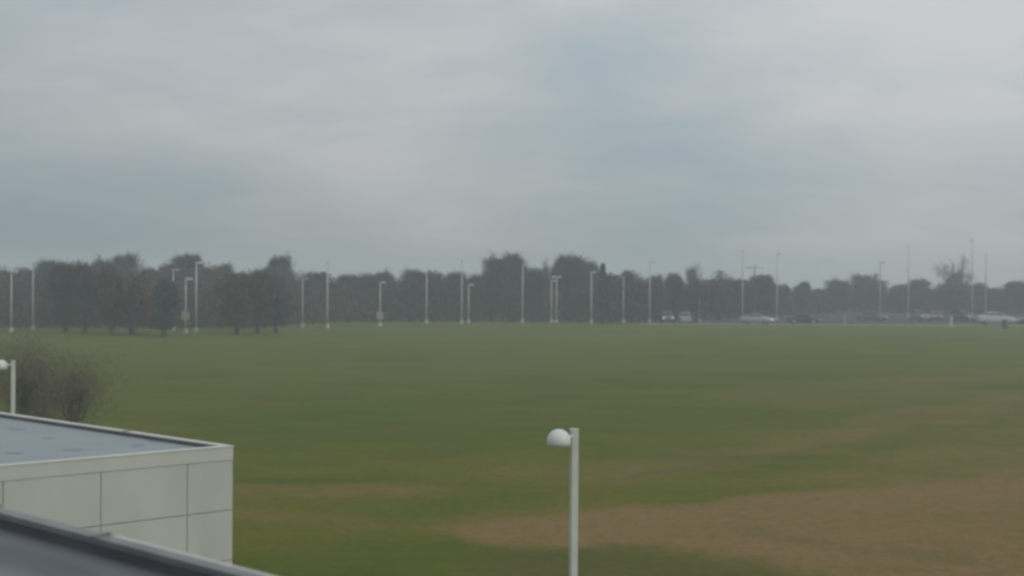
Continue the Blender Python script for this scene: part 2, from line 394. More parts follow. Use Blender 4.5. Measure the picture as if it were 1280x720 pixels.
# cladding panels on the face towards the camera; their joints measured from the photo
def u_of(px, py_line=(0, 582, 291, 557)):
    y = py_line[1] + (py_line[3] - py_line[1]) * (px - py_line[0]) / (py_line[2] - py_line[0])
    p = at(px, y, CZ) - Cn; return p.x * Fd.x + p.y * Fd.y
us = [0.0, u_of(234.5), u_of(126.5), u_of(4)]
step = us[2] - us[1]
while us[-1] < FL - 1: us.append(us[-1] + step)
# height of the horizontal joint at the corner: y = 636
zj = at_d(291, 637, Cn.y).z
zs = [CZ - FH, zj]
while zs[-1] > 0.05: zs.append(max(0.0, zs[-1] - (zs[0] - zs[1])))
GP = 0.007
for i in range(len(us) - 1):
    for j in range(len(zs) - 1):
        if zs[j + 1] > zs[j] - 0.1: continue
        bm = bmesh.new(); quadbox(bm, us[i] + (GP if i else 0.0), us[i + 1] - GP, 0.0, 0.047, zs[j + 1] + GP, zs[j] - (GP if j else GP * 0.6))
        bm_obj('wall_panel', bm, M['panel'], wing)
# the wall round the corner, facing the field
k = 0; v = 0.05
while v < BL - 0.1:
    v2 = min(v + step, BL)
    for j in range(len(zs) - 1):
        if zs[j + 1] > zs[j] - 0.1: continue
        bm = bmesh.new(); quadbox(bm, 0.0, 0.047, v + GP, v2 - GP, zs[j + 1] + GP, zs[j] - GP)
        bm_obj('wall_panel', bm, M['panel'], wing)
    v = v2
RZ = CZ - 0.075      # roof membrane level
bm = bmesh.new(); quadbox(bm, 0.14, FL, 0.14, BL - .14, CZ - FH, RZ); roof2 = bm_obj('roof', bm, M['membrane'], wing)
def parapet(bm, z_lo, z_hi, w):
    # ring of fascia/coping round the roof edge
    quadbox(bm, 0, FL, -0.012, w, z_lo, z_hi); quadbox(bm, -0.012, w, w + 0.0005, BL, z_lo, z_hi)
    quadbox(bm, w, FL, BL - w, BL, z_lo, z_hi)
bm = bmesh.new(); parapet(bm, CZ - FH, CZ - 0.02, 0.14); bm_obj('fascia', bm, M['fascia'], wing)
bm = bmesh.new()
quadbox(bm, -0.02, FL, -0.02, 0.15, CZ - 0.0195, CZ); quadbox(bm, -0.02, 0.15, 0.1505, BL, CZ - 0.0195, CZ); quadbox(bm, 0.15, FL, BL - .15, BL, CZ - 0.0195, CZ)
bm_obj('coping', bm, M['fascia'], wing)
bm = bmesh.new(); quadbox(bm, 0.141, 0.165, 0.15, BL - .15, RZ - 0.01, CZ - 0.021); bm_obj('upstand', bm, mat_noise('shaded_upstand', (.085, .08, .078), (.12, .115, .11), 1.5, .8), wing)  # inner face of the parapet, its shadow put into the dark colour
for vv in (3.2, 9.6, 15.8):       # lap joints of the coping
    bm = bmesh.new(); quadbox(bm, -0.026, 0.156, vv, vv + 0.07, CZ + 0.001, CZ + 0.012); bm_obj('coping_clip', bm, M['coping'], wing)
# dark stains on the membrane: thin pads of ponding dirt
for (px, py, w, h) in ((92, 562, 26, 2.6), (172, 556, 16, 3.4), (18, 566, 20, 2.4), (20, 536, 18, 2.2), (196, 551, 24, 2.4), (60, 547, 16, 1.6)):
    bm = bmesh.new(); ring = []
    for a_ in range(18):
        t = a_ / 18 * 2 * math.pi; r = 1 + 0.25 * math.sin(3 * t + px) + 0.15 * math.sin(5 * t)
        p = at(px + w / 2 * r * math.cos(t), py + h / 2 * r * math.sin(t), RZ + 0.004); ring.append(bm.verts.new((p.x - Cn.x, p.y - Cn.y, RZ + 0.004)))
    f = bm.faces.new(ring)
    if f.calc_center_median() and f.normal.z < 0: f.normal_flip()
    bm_obj('roof_stain', bm, M['stain'], wing)

# ------------------------------------------------------------------ near building whose roof the camera stands on
PZ = 4.8
A0 = at(0, 633, PZ); A1 = at(340, 720, PZ); nd = (A1 - A0).normalized(); nn = Vector((nd.y, -nd.x, 0))   # nn: towards the roof or away?
if (Vector((0, 0, 0)) - A0).dot(nn) < 0: nn = -nn                       # nn points to the camera's side
own = empty('camera_building', (A0.x, A0.y, 0), 0, 'near building with dark wet roof and grey metal parapet edge along the bottom left corner', 'building')
own.name = 'flat_roofed_building'
def L3(s, t, z): return Vector((nd.x * s + nn.x * t, nd.y * s + nn.y * t, z))
def qb3(bm, s0, s1, t0, t1, z0, z1, dz=(0, 0)):
    q = [(s0, t0), (s1, t0), (s1, t1), (s0, t1)]
    lo = [bm.verts.new(L3(s, t, z0)) for s, t in q]; hi = [bm.verts.new(L3(s, t, z1 + (dz[0] if t == t0 else dz[1]))) for s, t in q]
    fs = [bm.faces.new(lo[::-1]), bm.faces.new(hi)] + [bm.faces.new((lo[k], lo[(k + 1) % 4], hi[(k + 1) % 4], hi[k])) for k in range(4)]
    bmesh.ops.recalc_face_normals(bm, faces=fs)
S0, S1, T1 = -2.6, 16.0, 16.0
bm = bmesh.new(); qb3(bm, S0, S1, 0.0, T1, 0, PZ - 0.32); bm_obj('wall', bm, M['panel'], own)
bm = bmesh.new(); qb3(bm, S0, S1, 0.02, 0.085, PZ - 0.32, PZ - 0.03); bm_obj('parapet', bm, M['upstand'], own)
bm = bmesh.new(); qb3(bm, 1.19, S1, -0.018, 0.01, PZ - 0.029, PZ - 0.002); bm_obj('drip_edge', bm, M['fascia'], own)
bm = bmesh.new(); qb3(bm, S0, S1, 0.011, 0.095, PZ - 0.029, PZ); bm_obj('coping', bm, M['coping'], own)
for s_ in (0.0, 1.14, 3.6, 6.0):
    bm = bmesh.new(); qb3(bm, s_ + 0.002, s_ + 0.03, 0.008, 0.098, PZ + 0.001, PZ + 0.006, (0.010, 0.0)); bm_obj('coping_clip', bm, M['coping'], own)
RR = PZ - 0.10
# membrane, dressed up the parapet: wet sheen painted as a light band, ponding as a dark one
mm, nt, N, L, b = new_mat('wet_membrane_painted_sheen')
b.inputs['Specular IOR Level'].default_value = 0.3
t_ = N.new('ShaderNodeTexCoord')
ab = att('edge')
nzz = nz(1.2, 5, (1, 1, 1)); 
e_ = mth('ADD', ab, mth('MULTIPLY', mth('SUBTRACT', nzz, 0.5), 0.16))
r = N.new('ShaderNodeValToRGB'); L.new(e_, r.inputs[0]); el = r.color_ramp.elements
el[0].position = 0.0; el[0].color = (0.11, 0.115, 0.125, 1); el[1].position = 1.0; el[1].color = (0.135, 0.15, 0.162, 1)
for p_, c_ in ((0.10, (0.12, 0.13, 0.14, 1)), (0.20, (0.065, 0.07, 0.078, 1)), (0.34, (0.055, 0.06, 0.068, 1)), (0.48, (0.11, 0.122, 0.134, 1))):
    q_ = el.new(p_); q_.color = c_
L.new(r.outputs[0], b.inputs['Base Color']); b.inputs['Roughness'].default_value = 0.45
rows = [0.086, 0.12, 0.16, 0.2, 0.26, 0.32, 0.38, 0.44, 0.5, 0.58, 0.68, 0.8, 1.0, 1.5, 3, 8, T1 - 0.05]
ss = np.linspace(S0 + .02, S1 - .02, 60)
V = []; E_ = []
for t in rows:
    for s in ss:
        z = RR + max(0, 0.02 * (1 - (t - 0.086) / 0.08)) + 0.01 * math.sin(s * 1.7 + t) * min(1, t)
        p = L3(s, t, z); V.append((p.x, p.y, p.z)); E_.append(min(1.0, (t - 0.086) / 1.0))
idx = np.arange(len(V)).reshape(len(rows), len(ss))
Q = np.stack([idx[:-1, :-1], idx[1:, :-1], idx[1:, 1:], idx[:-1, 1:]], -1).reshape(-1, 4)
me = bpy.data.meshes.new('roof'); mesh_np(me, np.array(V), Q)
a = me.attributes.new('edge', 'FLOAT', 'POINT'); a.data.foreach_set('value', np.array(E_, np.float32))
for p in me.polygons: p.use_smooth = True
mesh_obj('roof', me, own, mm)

# ------------------------------------------------------------------ dome-shade lamps near the buildings
def dome_lamp(base, top, arm_ang, label, pole_w=0.125):
    t = empty('path_lamp', (base[0], base[1], 0), 0, label, 'street lamp', 'dome-shaded lamp posts near the buildings')
    h = top
    bm = bmesh.new(); add_box(bm, (-pole_w / 2, -pole_w / 2, 0.02), (pole_w / 2, pole_w / 2, h), 0.008, Matrix.Rotation(R(18), 4, 'Z')); bm_obj('pole', bm, M['lamp'], t)
    bm = bmesh.new(); add_box(bm, (-.07, -.07, h + 0.001), (.07, .07, h + 0.014), 0.004, Matrix.Rotation(R(18), 4, 'Z')); bm_obj('pole_cap', bm, M['lamp'], t)
    bm = bmesh.new(); add_box(bm, (-.14, -.14, 0), (.14, .14, 0.02), 0.004); bm_obj('base_plate', bm, M['steel_dim'], t)
    d = Vector((math.cos(arm_ang), math.sin(arm_ang), 0)); ctr = d * 0.36
    bm = bmesh.new(); add_tube(bm, [d * 0.05 + Vector((0, 0, h - .12)), d * 0.22 + Vector((0, 0, h - .12))], [0.035, 0.035], 10); bm_obj('arm', bm, M['lamp'], t)
    prof = [(0.0, 0.0)] + [(0.205 * math.sin(x), -0.215 + 0.215 * math.cos(x)) for x in np.linspace(0.12, math.pi / 2, 12)] + [(0.207, -0.285), (0.196, -0.285), (0.194, -0.225)]
    bm = bmesh.new(); add_lathe(bm, prof, 32, Matrix.Translation((ctr.x, ctr.y, h + 0.032))); sh = bm_obj('lamp_shade', bm, M['globe'], t, True)
    bm = bmesh.new(); add_lathe(bm, [(0.0, -0.262), (0.19, -0.262), (0.19, -0.272), (0.0, -0.276)], 32, Matrix.Translation((ctr.x, ctr.y, h + 0.032))); bm_obj('lens', bm, M['lens'], sh)
    return t
p = at_d(717.8, 537, 25.0); dome_lamp((p.x, p.y), p.z, R(180 + 42), 'tall square-poled white lamp with half-dome shade on bare-patched grass, bottom centre', 0.120)
p = at_d(16.6, 451, 45.0); dome_lamp((p.x, p.y), p.z, R(180 + 8), 'white dome-shaded lamp rising behind the office wing roof at the left edge')

# ------------------------------------------------------------------ far lamp posts
def far_lamp(px, ytop, ybase, head, dim=False, sign=False, label=''):
    b_ = at(px, ybase); D = b_.y
    x = b_.x; h = at_d(px, ytop, D).z
    t = empty('street_lamp', (x, b_.y, 0), 0, label, 'street lamp', 'lamp posts in a row across the far side of the field')
    mt = M['steel_dim'] if dim else M['steel']
    r0 = 0.13 if h > 7 else 0.115
    bm = bmesh.new(); add_tube(bm, [(0, 0, 0.42), (0, 0, h * .5), (0, 0, h)], [r0, r0 * .8, r0 * .55], 12); bm_obj('pole', bm, mt, t, True)
    bm = bmesh.new(); add_lathe(bm, [(0.0, 0), (0.25, 0), (0.25, 0.38), (0.2, 0.46), (0.0, 0.46)], 16); bm_obj('pole_base', bm, M['conc'] if not dim else mt, t)
    sides = {'r': [1], 'l': [-1], 'b': [-1, 1], 'n': []}[head]
    for s in sides:
        bm = bmesh.new(); add_tube(bm, [(s * .05, 0, h - .25), (s * .25, 0, h - .14)], [0.05, 0.045], 8); bm_obj('arm', bm, mt, t)
        hd = bmesh.new(); add_box(hd, (min(s * .18, s * .68), -.2, h - .22), (max(s * .18, s * .68), .2, h - .01), 0.04); hh = bm_obj('lamp_head', hd, M['globe'] if not dim else mt, t)
        bm = bmesh.new(); add_box(bm, (min(s * .24, s * .62), -.15, h - .245), (max(s * .24, s * .62), .15, h - .221)); bm_obj('lens', bm, M['lens'], hh)
    if head == 'n':
        bm = bmesh.new(); add_lathe(bm, [(0, h + .16), (.12, h + .13), (.16, h + 0.02), (.1, h + 0.001), (0, h + 0.001)], 12); bm_obj('lamp_head', bm, mt, t)
    if sign:
        zc = at_d(px, 394.5, D).z
        bm = bmesh.new(); add_box(bm, (-.42, -.16, zc - .45), (.42, -.12, zc + .45), 0.01); sb = bm_obj('sign_board', bm, M['signback'], t)
        bm = bmesh.new(); add_box(bm, (-.2, -.119, zc - .03), (.2, -.08, zc + .03)); bm_obj('bracket', bm, M['steel_dim'], sb)
    return t
LP = [(14, 338, 415, 'r', 0, 0), (41, 328, 412, 'r', 1, 0), (216, 336, 412.5, 'r', 1, 0), (232, 347, 417, 'r', 0, 1), (245, 327, 415, 'r', 0, 0),
      (378, 347, 409, 'r', 1, 0), (409, 329, 410, 'n', 0, 0), (475, 352, 408, 'r', 0, 1), (533, 339, 404, 'l', 0, 0), (577, 326, 404.5, 'n', 0, 0),
      (585.5, 355, 404, 'r', 0, 0), (653, 330, 403.5, 'r', 0, 0), (689, 350, 403.5, 'r', 0, 0), (695.5, 345, 403.5, 'b', 0, 0), (739, 339, 404.5, 'r', 0, 0),
      (779, 347, 403.5, 'n', 0, 0), (812, 326, 403.5, 'r', 0, 0), (874, 343, 403, 'n', 0, 0), (928, 313, 401, 'n', 0, 0), (971, 316, 400, 'r', 0, 0),
      (1100, 327, 396, 'r', 1, 0), (1135, 308, 396.5, 'n', 0, 0), (1215, 300, 395, 'l', 0, 0), (1232, 319, 394, 'n', 1, 0)]
LL = ['leftmost far lamp post, pale, with a short arm to the right',
      'faint thin lamp post beside the leftmost far lamp post',
      'faint grey lamp post just left of the left sign-bearing post',
      'short far lamp post with square reddish sign, left one of the two with signs',
      'tall pale lamp post immediately right of the left sign-bearing post',
      'faint lamp post sixth from the left, beside a dark evergreen',
      'tall headless far lamp post standing alone, seventh from the left',
      'short far lamp post with square reddish sign, right one of the two with signs',
      'pale far lamp post with head to the left, next right of the right sign-bearing post',
      'tall thin far lamp post tenth from the left, close beside a short one',
      'short lamp post with small white head, close right of the tall tenth post',
      'tall far lamp post with head right, left of the close pair with the double head',
      'short single-headed lamp post standing close left of the double-headed post',
      'far lamp post with two heads, one to each side',
      'far lamp post left of the pointed conifer, just beside the tallest tree clump',
      'headless far lamp post just right of the pointed conifer',
      'tall pale lamp post with small right head left of the dark car with lit headlights',
      'slender far lamp post between the pale hatchback and the silver saloon',
      'very tall lamp post at the left end of the silver saloon',
      'tall lamp post between the silver saloon and the black saloon',
      'faint short lamp post behind the charcoal car, fourth from the right',
      'tall thin lamp post left of the round bare tree at the car park',
      'tallest far lamp post, dark head to the left, beside the white saloon',
      'faint rightmost far lamp post, behind the white saloon']
for q, lb in zip(LP, LL): far_lamp(q[0], q[1], q[2], q[3], q[4], q[5], lb)
# utility pole with cross-arm behind the trees
b_ = at_d(943, 395, 262); t = empty('utility_pole', (b_.x, b_.y, 0), 0, 'wooden utility pole with cross-arm poking above the trees by the silver saloon', 'utility pole')
h = at_d(943, 330, 262).z
bm = bmesh.new(); add_tube(bm, [(0, 0, 0), (0, 0, h)], [.17, .12], 10); bm_obj('pole', bm, M['steel_dim'], t)
bm = bmesh.new(); add_box(bm, (-1.5, -.26, h - .75), (1.5, -.13, h - .6)); ca = bm_obj('cross_arm', bm, M['steel_dim'], t)
for x in (-1.35, -.6, .6, 1.35):
    bm = bmesh.new(); add_lathe(bm, [(0, h - .4), (.05, h - .42), (.06, h - .58), (0, h - .599)], 8, Matrix.Translation((x, -.2, 0))); bm_obj('insulator', bm, M['steel_dim'], ca)

# ------------------------------------------------------------------ trees
def slivers(centers, dirs, length, width, rng):
    """thin quads (twigs or leaves) along dirs"""
    n = len(centers)
    dirs = dirs / np.linalg.norm(dirs, axis=1, keepdims=True)
    rnd = rng.normal(size=(n, 3)); side = np.cross(dirs, rnd); side /= np.linalg.norm(side, axis=1, keepdims=True)
    a = centers - dirs * length[:, None] / 2; b_ = centers + dirs * length[:, None] / 2
    w = side * width[:, None] / 2
    V = np.stack([a - w, a + w, b_ + w * .5, b_ - w * .5], 1).reshape(-1, 3)
    Q = np.arange(4 * n).reshape(n, 4); return V, Q
def tubes_np(segs, n=5):
    Vs, Qs, off = [], [], 0
    for (a, b_, r0, r1) in segs:
        a = np.array(a); b_ = np.array(b_); t = b_ - a; t = t / np.linalg.norm(t)
        u = np.cross(t, [0, 0, 1.0] if abs(t[2]) < .9 else [1.0, 0, 0]); u /= np.linalg.norm(u); w = np.cross(t, u)
        an = np.arange(n) / n * 2 * np.pi; ring = np.cos(an)[:, None] * u + np.sin(an)[:, None] * w
        Vs.append(a + ring * r0); Vs.append(b_ + ring * r1)
        k = np.arange(n); Qs.append(np.stack([k, (k + 1) % n, (k + 1) % n + n, k + n], 1) + off); off += 2 * n
    return np.concatenate(Vs), np.concatenate(Qs)
def tree_meshes(seed, kind, h=8.0, wid=1.0, trunk_h=0.16, ntw=4200, tw=(0.035, 0.07), tl=(0.35, 0.9), stems=1, fuzz=1.0, thin=1.0):
    """unit tree of height h, returns (trunk mesh, crown mesh)"""
    rng = np.random.RandomState(seed); segs = []; tips = []
    def grow(p, d, L, r, lev, maxlev):
        q = p + d * L; segs.append((p, q, r, r * 0.68)); 
        if lev >= 2: tips.append((p + d * L * .5, d, lev)); tips.append((q, d, lev))
        if lev >= maxlev: return
        nb = rng.randint(3, 5) if lev < 2 else rng.randint(2, 4)
        for k in range(nb):
            nd_ = d * 0.85 + rng.normal(size=3) * (0.52 if lev else 0.42) * wid + np.array([0, 0, 0.22])
            nd_ /= np.linalg.norm(nd_); grow(q if k < 2 else p + d * L * rng.uniform(.45, .95), nd_, L * rng.uniform(.62, .86), r * 0.6, lev + 1, maxlev)
    if kind == 'conifer':
        segs.append((np.array([0, 0, 0.]), np.array([0, 0, h * .95]), .16, .03))
        t = rng.rand(ntw) ** 0.7; z = h * (0.08 + 0.92 * (1 - (1 - t) )) ; z = h * (0.08 + 0.9 * rng.rand(ntw) ** 1.3)
        rad = (h - z) * 0.27 * wid * (0.75 + .25 * np.sin(z * 7)) * np.sqrt(rng.rand(ntw)); an = rng.rand(ntw) * 6.283
        C_ = np.stack([rad * np.cos(an), rad * np.sin(an), z], 1); dr = np.stack([np.cos(an), np.sin(an), -0.15 + 0 * an], 1) + rng.normal(size=(ntw, 3)) * .3
        V, Q = slivers(C_, dr, rng.uniform(.25, .6, ntw), rng.uniform(.06, .16, ntw), rng)
    else:
        ml = 5 if ntw > 2500 else 4
        for s in range(stems):
            d0 = np.array([rng.normal() * .05, rng.normal() * .05, 1.0]) if stems == 1 else np.array([rng.normal() * .5, rng.normal() * .5, 1.0])
            d0 /= np.linalg.norm(d0)
            grow(np.array([rng.normal() * .1 * (stems > 1), rng.normal() * .1 * (stems > 1), 0.0]), d0, h * trunk_h, 0.024 * h * thin / (1 + .5 * (stems > 1)), 0, ml)
        tp = np.array([t_[0] for t_ in tips]); td = np.array([t_[1] for t_ in tips])
        top = np.percentile(tp[:, 2], 99.2); sc = h * .95 / top
        segs = [(np.array(a) * (1, 1, sc), np.array(b2) * (1, 1, sc), r0, r1) for a, b2, r0, r1 in segs]; tp = tp * (1, 1, sc)
        pick = rng.randint(0, len(tp), ntw)
        spread = 0.30 * h / 8 * fuzz
        sp_ = np.where(rng.rand(ntw) < .3, spread * 1.6, spread)[:, None]; C_ = tp[pick] + rng.normal(size=(ntw, 3)) * sp_; dr = td[pick] + rng.normal(size=(ntw, 3)) * .55 + np.array([0, 0, .15])
        
        if kind == 'dense' and stems == 1:      # hanging lower twigs
            low = rng.rand(ntw) < .16; an = rng.rand(ntw) * 6.283; rr = np.sqrt(rng.rand(ntw)) * np.percentile(np.hypot(tp[:, 0], tp[:, 1]), 80)
            C2 = np.stack([rr * np.cos(an), rr * np.sin(an), h * rng.uniform(.13, .42, ntw)], 1); C_ = np.where(low[:, None], C2, C_)
        if kind == 'dense' and stems == 1:      # rounded head with a lumpy edge
            rh = np.percentile(np.hypot(tp[:, 0], tp[:, 1]), 93); an = np.arctan2(C_[:, 1], C_[:, 0])
            q_ = np.hypot(C_[:, 0], C_[:, 1]) / rh; w_ = (C_[:, 2] - .52 * h) / (.48 * h)
            lim = 1 + .10 * np.sin(an * 5 + seed + C_[:, 2] * 1.3) + .07 * np.sin(an * 9 + C_[:, 2] * 2.1) + rng.normal(size=ntw) * .06
            ok = q_ ** 2 + w_ ** 2 < lim ** 2; C_ = C_[ok]; dr = dr[ok]
        keep = C_[:, 2] > h * (0.06 if kind != 'open' else .2); C_ = C_[keep]; dr = dr[keep]; m_ = len(C_)
        V, Q = slivers(C_, dr, rng.uniform(tl[0], tl[1], m_), rng.uniform(tw[0], tw[1], m_), rng)
    tv, tq = tubes_np(segs if kind == 'conifer' else [s for s in segs if s[2] > 0.012])
    mt_ = bpy.data.meshes.new('trunk'); mesh_np(mt_, tv, tq)
    mc_ = bpy.data.meshes.new('crown'); mesh_np(mc_, V, Q)
    zmax = max(V[:, 2].max(), 0.1); halfw = np.percentile(np.hypot(V[:, 0], V[:, 1]), 93)
    return mt_, mc_, np.percentile(V[:, 2], 99.5), halfw
PROTO = {}
def proto(kind, i):
    key = (kind, i)
    if key in PROTO: return PROTO[key]
    s = 100 + i * 7
    if kind == 'dense': r = tree_meshes(s, 'dense', 8, 1.0, .15, 9500, (.03, .06), (.35, .85)); mats = ('bark', 'twig_grey')
    elif kind == 'brown': r = tree_meshes(s + 1, 'dense', 8, 1.05, .14, 9500, (.04, .08), (.2, .5)); mats = ('bark', 'twig_brown')
    elif kind == 'rust': r = tree_meshes(s + 2, 'dense', 8, 1.05, .14, 7000, (.10, .2), (.15, .35)); mats = ('bark', 'leaf_rust')
    elif kind == 'open': r = tree_meshes(s + 3, 'open', 8, 0.9, .24, 1500, (.025, .05), (.4, 1.0)); mats = ('bark', 'twig_grey')
    elif kind == 'round': r = tree_meshes(s + 4, 'dense', 8, 1.15, .13, 7500, (.06, .12), (.25, .6)); mats = ('bark', 'twig_brown')
    elif kind == 'ever': r = tree_meshes(s + 5, 'dense', 8, 1.0, .12, 7500, (.12, .22), (.15, .35)); mats = ('bark', 'leaf_dark')
    elif kind == 'conifer': r = tree_meshes(s + 6, 'conifer', 8, 1.0, .1, 5000); mats = ('bark', 'leaf_dark')
    r[0].materials.append(M[mats[0]]); r[1].materials.append(M[mats[1]])
    PROTO[key] = r; return r
TR = random.Random(11)
def tree(px, ytop, hw, kind, D, i, label, name=None, group='trees standing along the far side of the field'):
    r = proto(kind, i); base = at_d(px, 400, D)
    top = at_d(px, ytop, D).z; half = hw / F * D
    nm = name or {'conifer': 'conifer_tree', 'ever': 'evergreen_tree'}.get(kind, 'bare_tree')
    t = empty(nm, (base.x, base.y, 0), TR.uniform(0, 6.28), label, 'tree', group)
    sx = half / r[3]; sz = top / r[2]; t.scale = (sx, sx, sz)
    mesh_obj('trunk', r[0], t); mesh_obj('crown', r[1], t)
    return t
TL = [ # px, ytop, half-width px, kind, distance, proto
 (2, 338, 20, 'dense', 205, 0), (28, 336, 18, 'brown', 195, 0), (62, 327, 24, 'dense', 190, 1), (82, 329, 20, 'dense', 160, 2), (106, 329, 19, 'brown', 158, 1),
 (124, 325, 20, 'dense', 200, 0), (139, 334, 17, 'brown', 156, 2), (158, 319, 24, 'dense', 215, 1), (165, 345, 33, 'rust', 156, 0), (186, 336, 16, 'dense', 200, 2),
 (205, 352, 16, 'ever', 150, 0), (210, 330, 17, 'dense', 210, 0), (232, 319, 24, 'dense', 215, 2), (262, 334, 20, 'brown', 200, 0), (284, 331, 15, 'dense', 210, 1),
 (296, 342, 24, 'rust', 158, 1), (322, 337, 23, 'brown', 160, 1), (345, 345, 20, 'dense', 162, 0), (354, 321, 21, 'dense', 215, 1), (384, 342, 17, 'brown', 205, 2),
 (404, 342, 17, 'ever', 207, 1), (433, 344, 20, 'dense', 215, 2), (458, 343, 18, 'brown', 212, 0), (482, 340, 18, 'dense', 220, 0), (512, 338, 22, 'dense', 214, 1),
 (540, 340, 22, 'brown', 212, 1), (568, 341, 18, 'dense', 218, 2), (592, 344, 14, 'brown', 212, 2), (614, 322, 21, 'dense', 216, 0), (642, 319, 24, 'dense', 222, 1),
 (668, 336, 14, 'brown', 212, 0), (686, 325, 13, 'open', 225, 1), (714, 320, 25, 'dense', 218, 2), (736, 327, 16, 'dense', 226, 0), (753, 330, 13, 'conifer', 209, 0),
 (764, 344, 14, 'ever', 212, 0), (789, 340, 19, 'round', 214, 0), (818, 345, 17, 'brown', 218, 1), (843, 343, 16, 'dense', 222, 1), (862, 329, 13, 'open', 232, 0),
 (871, 350, 14, 'brown', 216, 2), (898, 342, 21, 'round', 224, 1), (925, 350, 16, 'ever', 228, 0), (950, 344, 18, 'dense', 232, 2), (974, 356, 15, 'brown', 234, 0),
 (1003, 353, 12, 'round', 238, 0), (1022, 362, 12, 'ever', 240, 1), (1042, 350, 20, 'dense', 240, 0), (1074, 344, 18, 'dense', 246, 1), (1097, 345, 16, 'round', 244, 1),
 (1123, 356, 13, 'brown', 242, 1), (1148, 350, 20, 'round', 240, 0), (1172, 362, 10, 'dense', 248, 2), (1192, 319, 21, 'open', 246, 2), (1198, 349, 25, 'round', 238, 1),
 (1222, 354, 14, 'brown', 244, 2), (1246, 360, 16, 'dense', 246, 0), (1272, 352, 18, 'dense', 242, 1), (1296, 346, 20, 'brown', 240, 0)]
lamps_x = [q[0] for q in LP]
ordn = ['first', 'second', 'third', 'fourth', 'fifth', 'sixth', 'seventh', 'eighth', 'ninth', 'tenth', 'eleventh', 'twelfth', 'thirteenth', 'fourteenth', 'fifteenth',
        'sixteenth', 'seventeenth', 'eighteenth', 'nineteenth', 'twentieth', 'twenty-first', 'twenty-second', 'twenty-third', 'twenty-fourth']
kw = {'dense': 'grey bare twiggy tree', 'brown': 'brownish twiggy tree', 'rust': 'reddish-brown leafy tree', 'open': 'sparse see-through bare tree', 'round': 'round-topped bare tree',
      'ever': 'dark green evergreen tree', 'conifer': 'small pointed conifer'}
def tree_label(k):
    q = TL[k]; gap = sum(1 for x in lamps_x if x < q[0])
    same = sorted([j for j in range(len(TL)) if sum(1 for x in lamps_x if x < TL[j][0]) == gap], key=lambda j: TL[j][0])
    n = same.index(k)
    if gap == 0: where = 'left of the first far lamp post'
    elif gap >= len(ordn): where = 'right of the last far lamp post'
    else: where = 'between the %s and %s far lamp posts' % (ordn[gap - 1], ordn[gap])
    if len(same) == 1: pos = ''
    elif n == 0: pos = ', leftmost there'
    elif n == len(same) - 1: pos = ', rightmost there'
    else: pos = ', %s from left' % ordn[n]
    return '%s %s%s' % (kw[q[3]], where, pos)
SPECIAL = {(205, 352): 'dark low evergreen shrub-like tree beside the left sign-bearing lamp post', (165, 345): 'broad reddish-brown tree low in front of the left treeline',
           (753, 330): 'small pointed conifer against the sky right of the tallest tree clump', (862, 329): 'sparse forked bare tree poking above the wood left of the silver saloon',
           (1192, 319): 'tall see-through bare tree above the round-topped tree at the right'}
TL = [(a, b2, c2, d2, D2 + float(np.interp(a, [870, 1060], [0, 50])), i2) for a, b2, c2, d2, D2, i2 in TL]
for k, q in enumerate(TL):
    tree(*q[:6], SPECIAL.get((q[0], q[1]), tree_label(k)))

# bare shrubby tree close behind the office wing, left
def near_tree(px, ytop, D, hw, seed, label, ntw_=4200):
    r = tree_meshes(seed, 'dense', 4.2, 1.35, .12, ntw_, (.006, .013), (.2, .7), stems=3, fuzz=2.8, thin=.6)
    r[0].materials.append(M['bark']); r[1].materials.append(M['twig_pale'])
    b_ = at_d(px, 500, D); top = at_d(px, ytop, D).z
    t = empty('bare_shrub', (b_.x, b_.y, 0), 1.1, label, 'shrub', 'leafless shrubs behind the office wing')
    s = hw / F * D / r[3]; t.scale = (s, s, top / r[2])
    mesh_obj('stems', r[0], t); mesh_obj('twigs', r[1], t)
near_tree(20, 408, 52, 52, 5, 'dense leafless brown shrub rising behind the office wing roof beside the dome lamp')
near_tree(96, 432, 50, 60, 9, 'lower leafless brown shrub between the dome lamp and the open field')
near_tree(-50, 402, 54, 55, 14, 'leafless brown shrub cut by the left edge of the photo')

near_tree(56, 424, 56, 46, 23, 'hazy leafless shrub between the two larger brown shrubs behind the office wing')

# woodland filling in behind the single trees: one mass
SIL = [(-200, 338), (0, 342), (20, 339), (45, 336), (65, 331), (105, 334), (125, 331), (157, 328), (190, 341), (225, 329), (258, 337), (300, 343), (340, 336), (355, 330), (385, 347), (415, 354),
       (445, 348), (500, 347), (545, 347), (590, 349), (605, 336), (655, 332), (670, 345), (700, 342), (740, 335), (765, 350), (800, 349), (812, 354), (850, 351), (885, 350), (915, 355), (945, 353),
       (975, 361), (990, 365), (1035, 359), (1072, 353), (1110, 360), (1150, 358), (1175, 365), (1200, 358), (1235, 366), (1280, 358), (1500, 352)]
FR = [(-200, 172), (0, 172), (330, 176), (420, 206), (600, 212), (800, 216), (870, 224), (960, 262), (1060, 292), (1500, 300)]
rng = np.random.RandomState(77)
NW = 150000
px = rng.uniform(-200, 1480, NW); dfront = np.interp(px, [a for a, _ in FR], [b_ for _, b_ in FR])
D = dfront + rng.rand(NW) ** 1.5 * 34
lump = VNoise(9)
yt = np.interp(px, [a for a, _ in SIL], [b_ for _, b_ in SIL]) + 5 + rng.rand(NW) ** 3 * -3 + (lump.fbm(px / 9, D / 7, 4) - .5) * 20
X = (px - 640) / F * D
ztop = H + (350 + math.tan(R(ROLL)) * (px - 640) - yt) / F * D
zf = rng.rand(NW) ** 0.8
Z = np.clip(ztop * zf, 0.1, None)
C_ = np.stack([X, D, Z], 1) + rng.normal(size=(NW, 3)) * (.25, .4, .1); C_[:, 2] = np.maximum(C_[:, 2], .1)
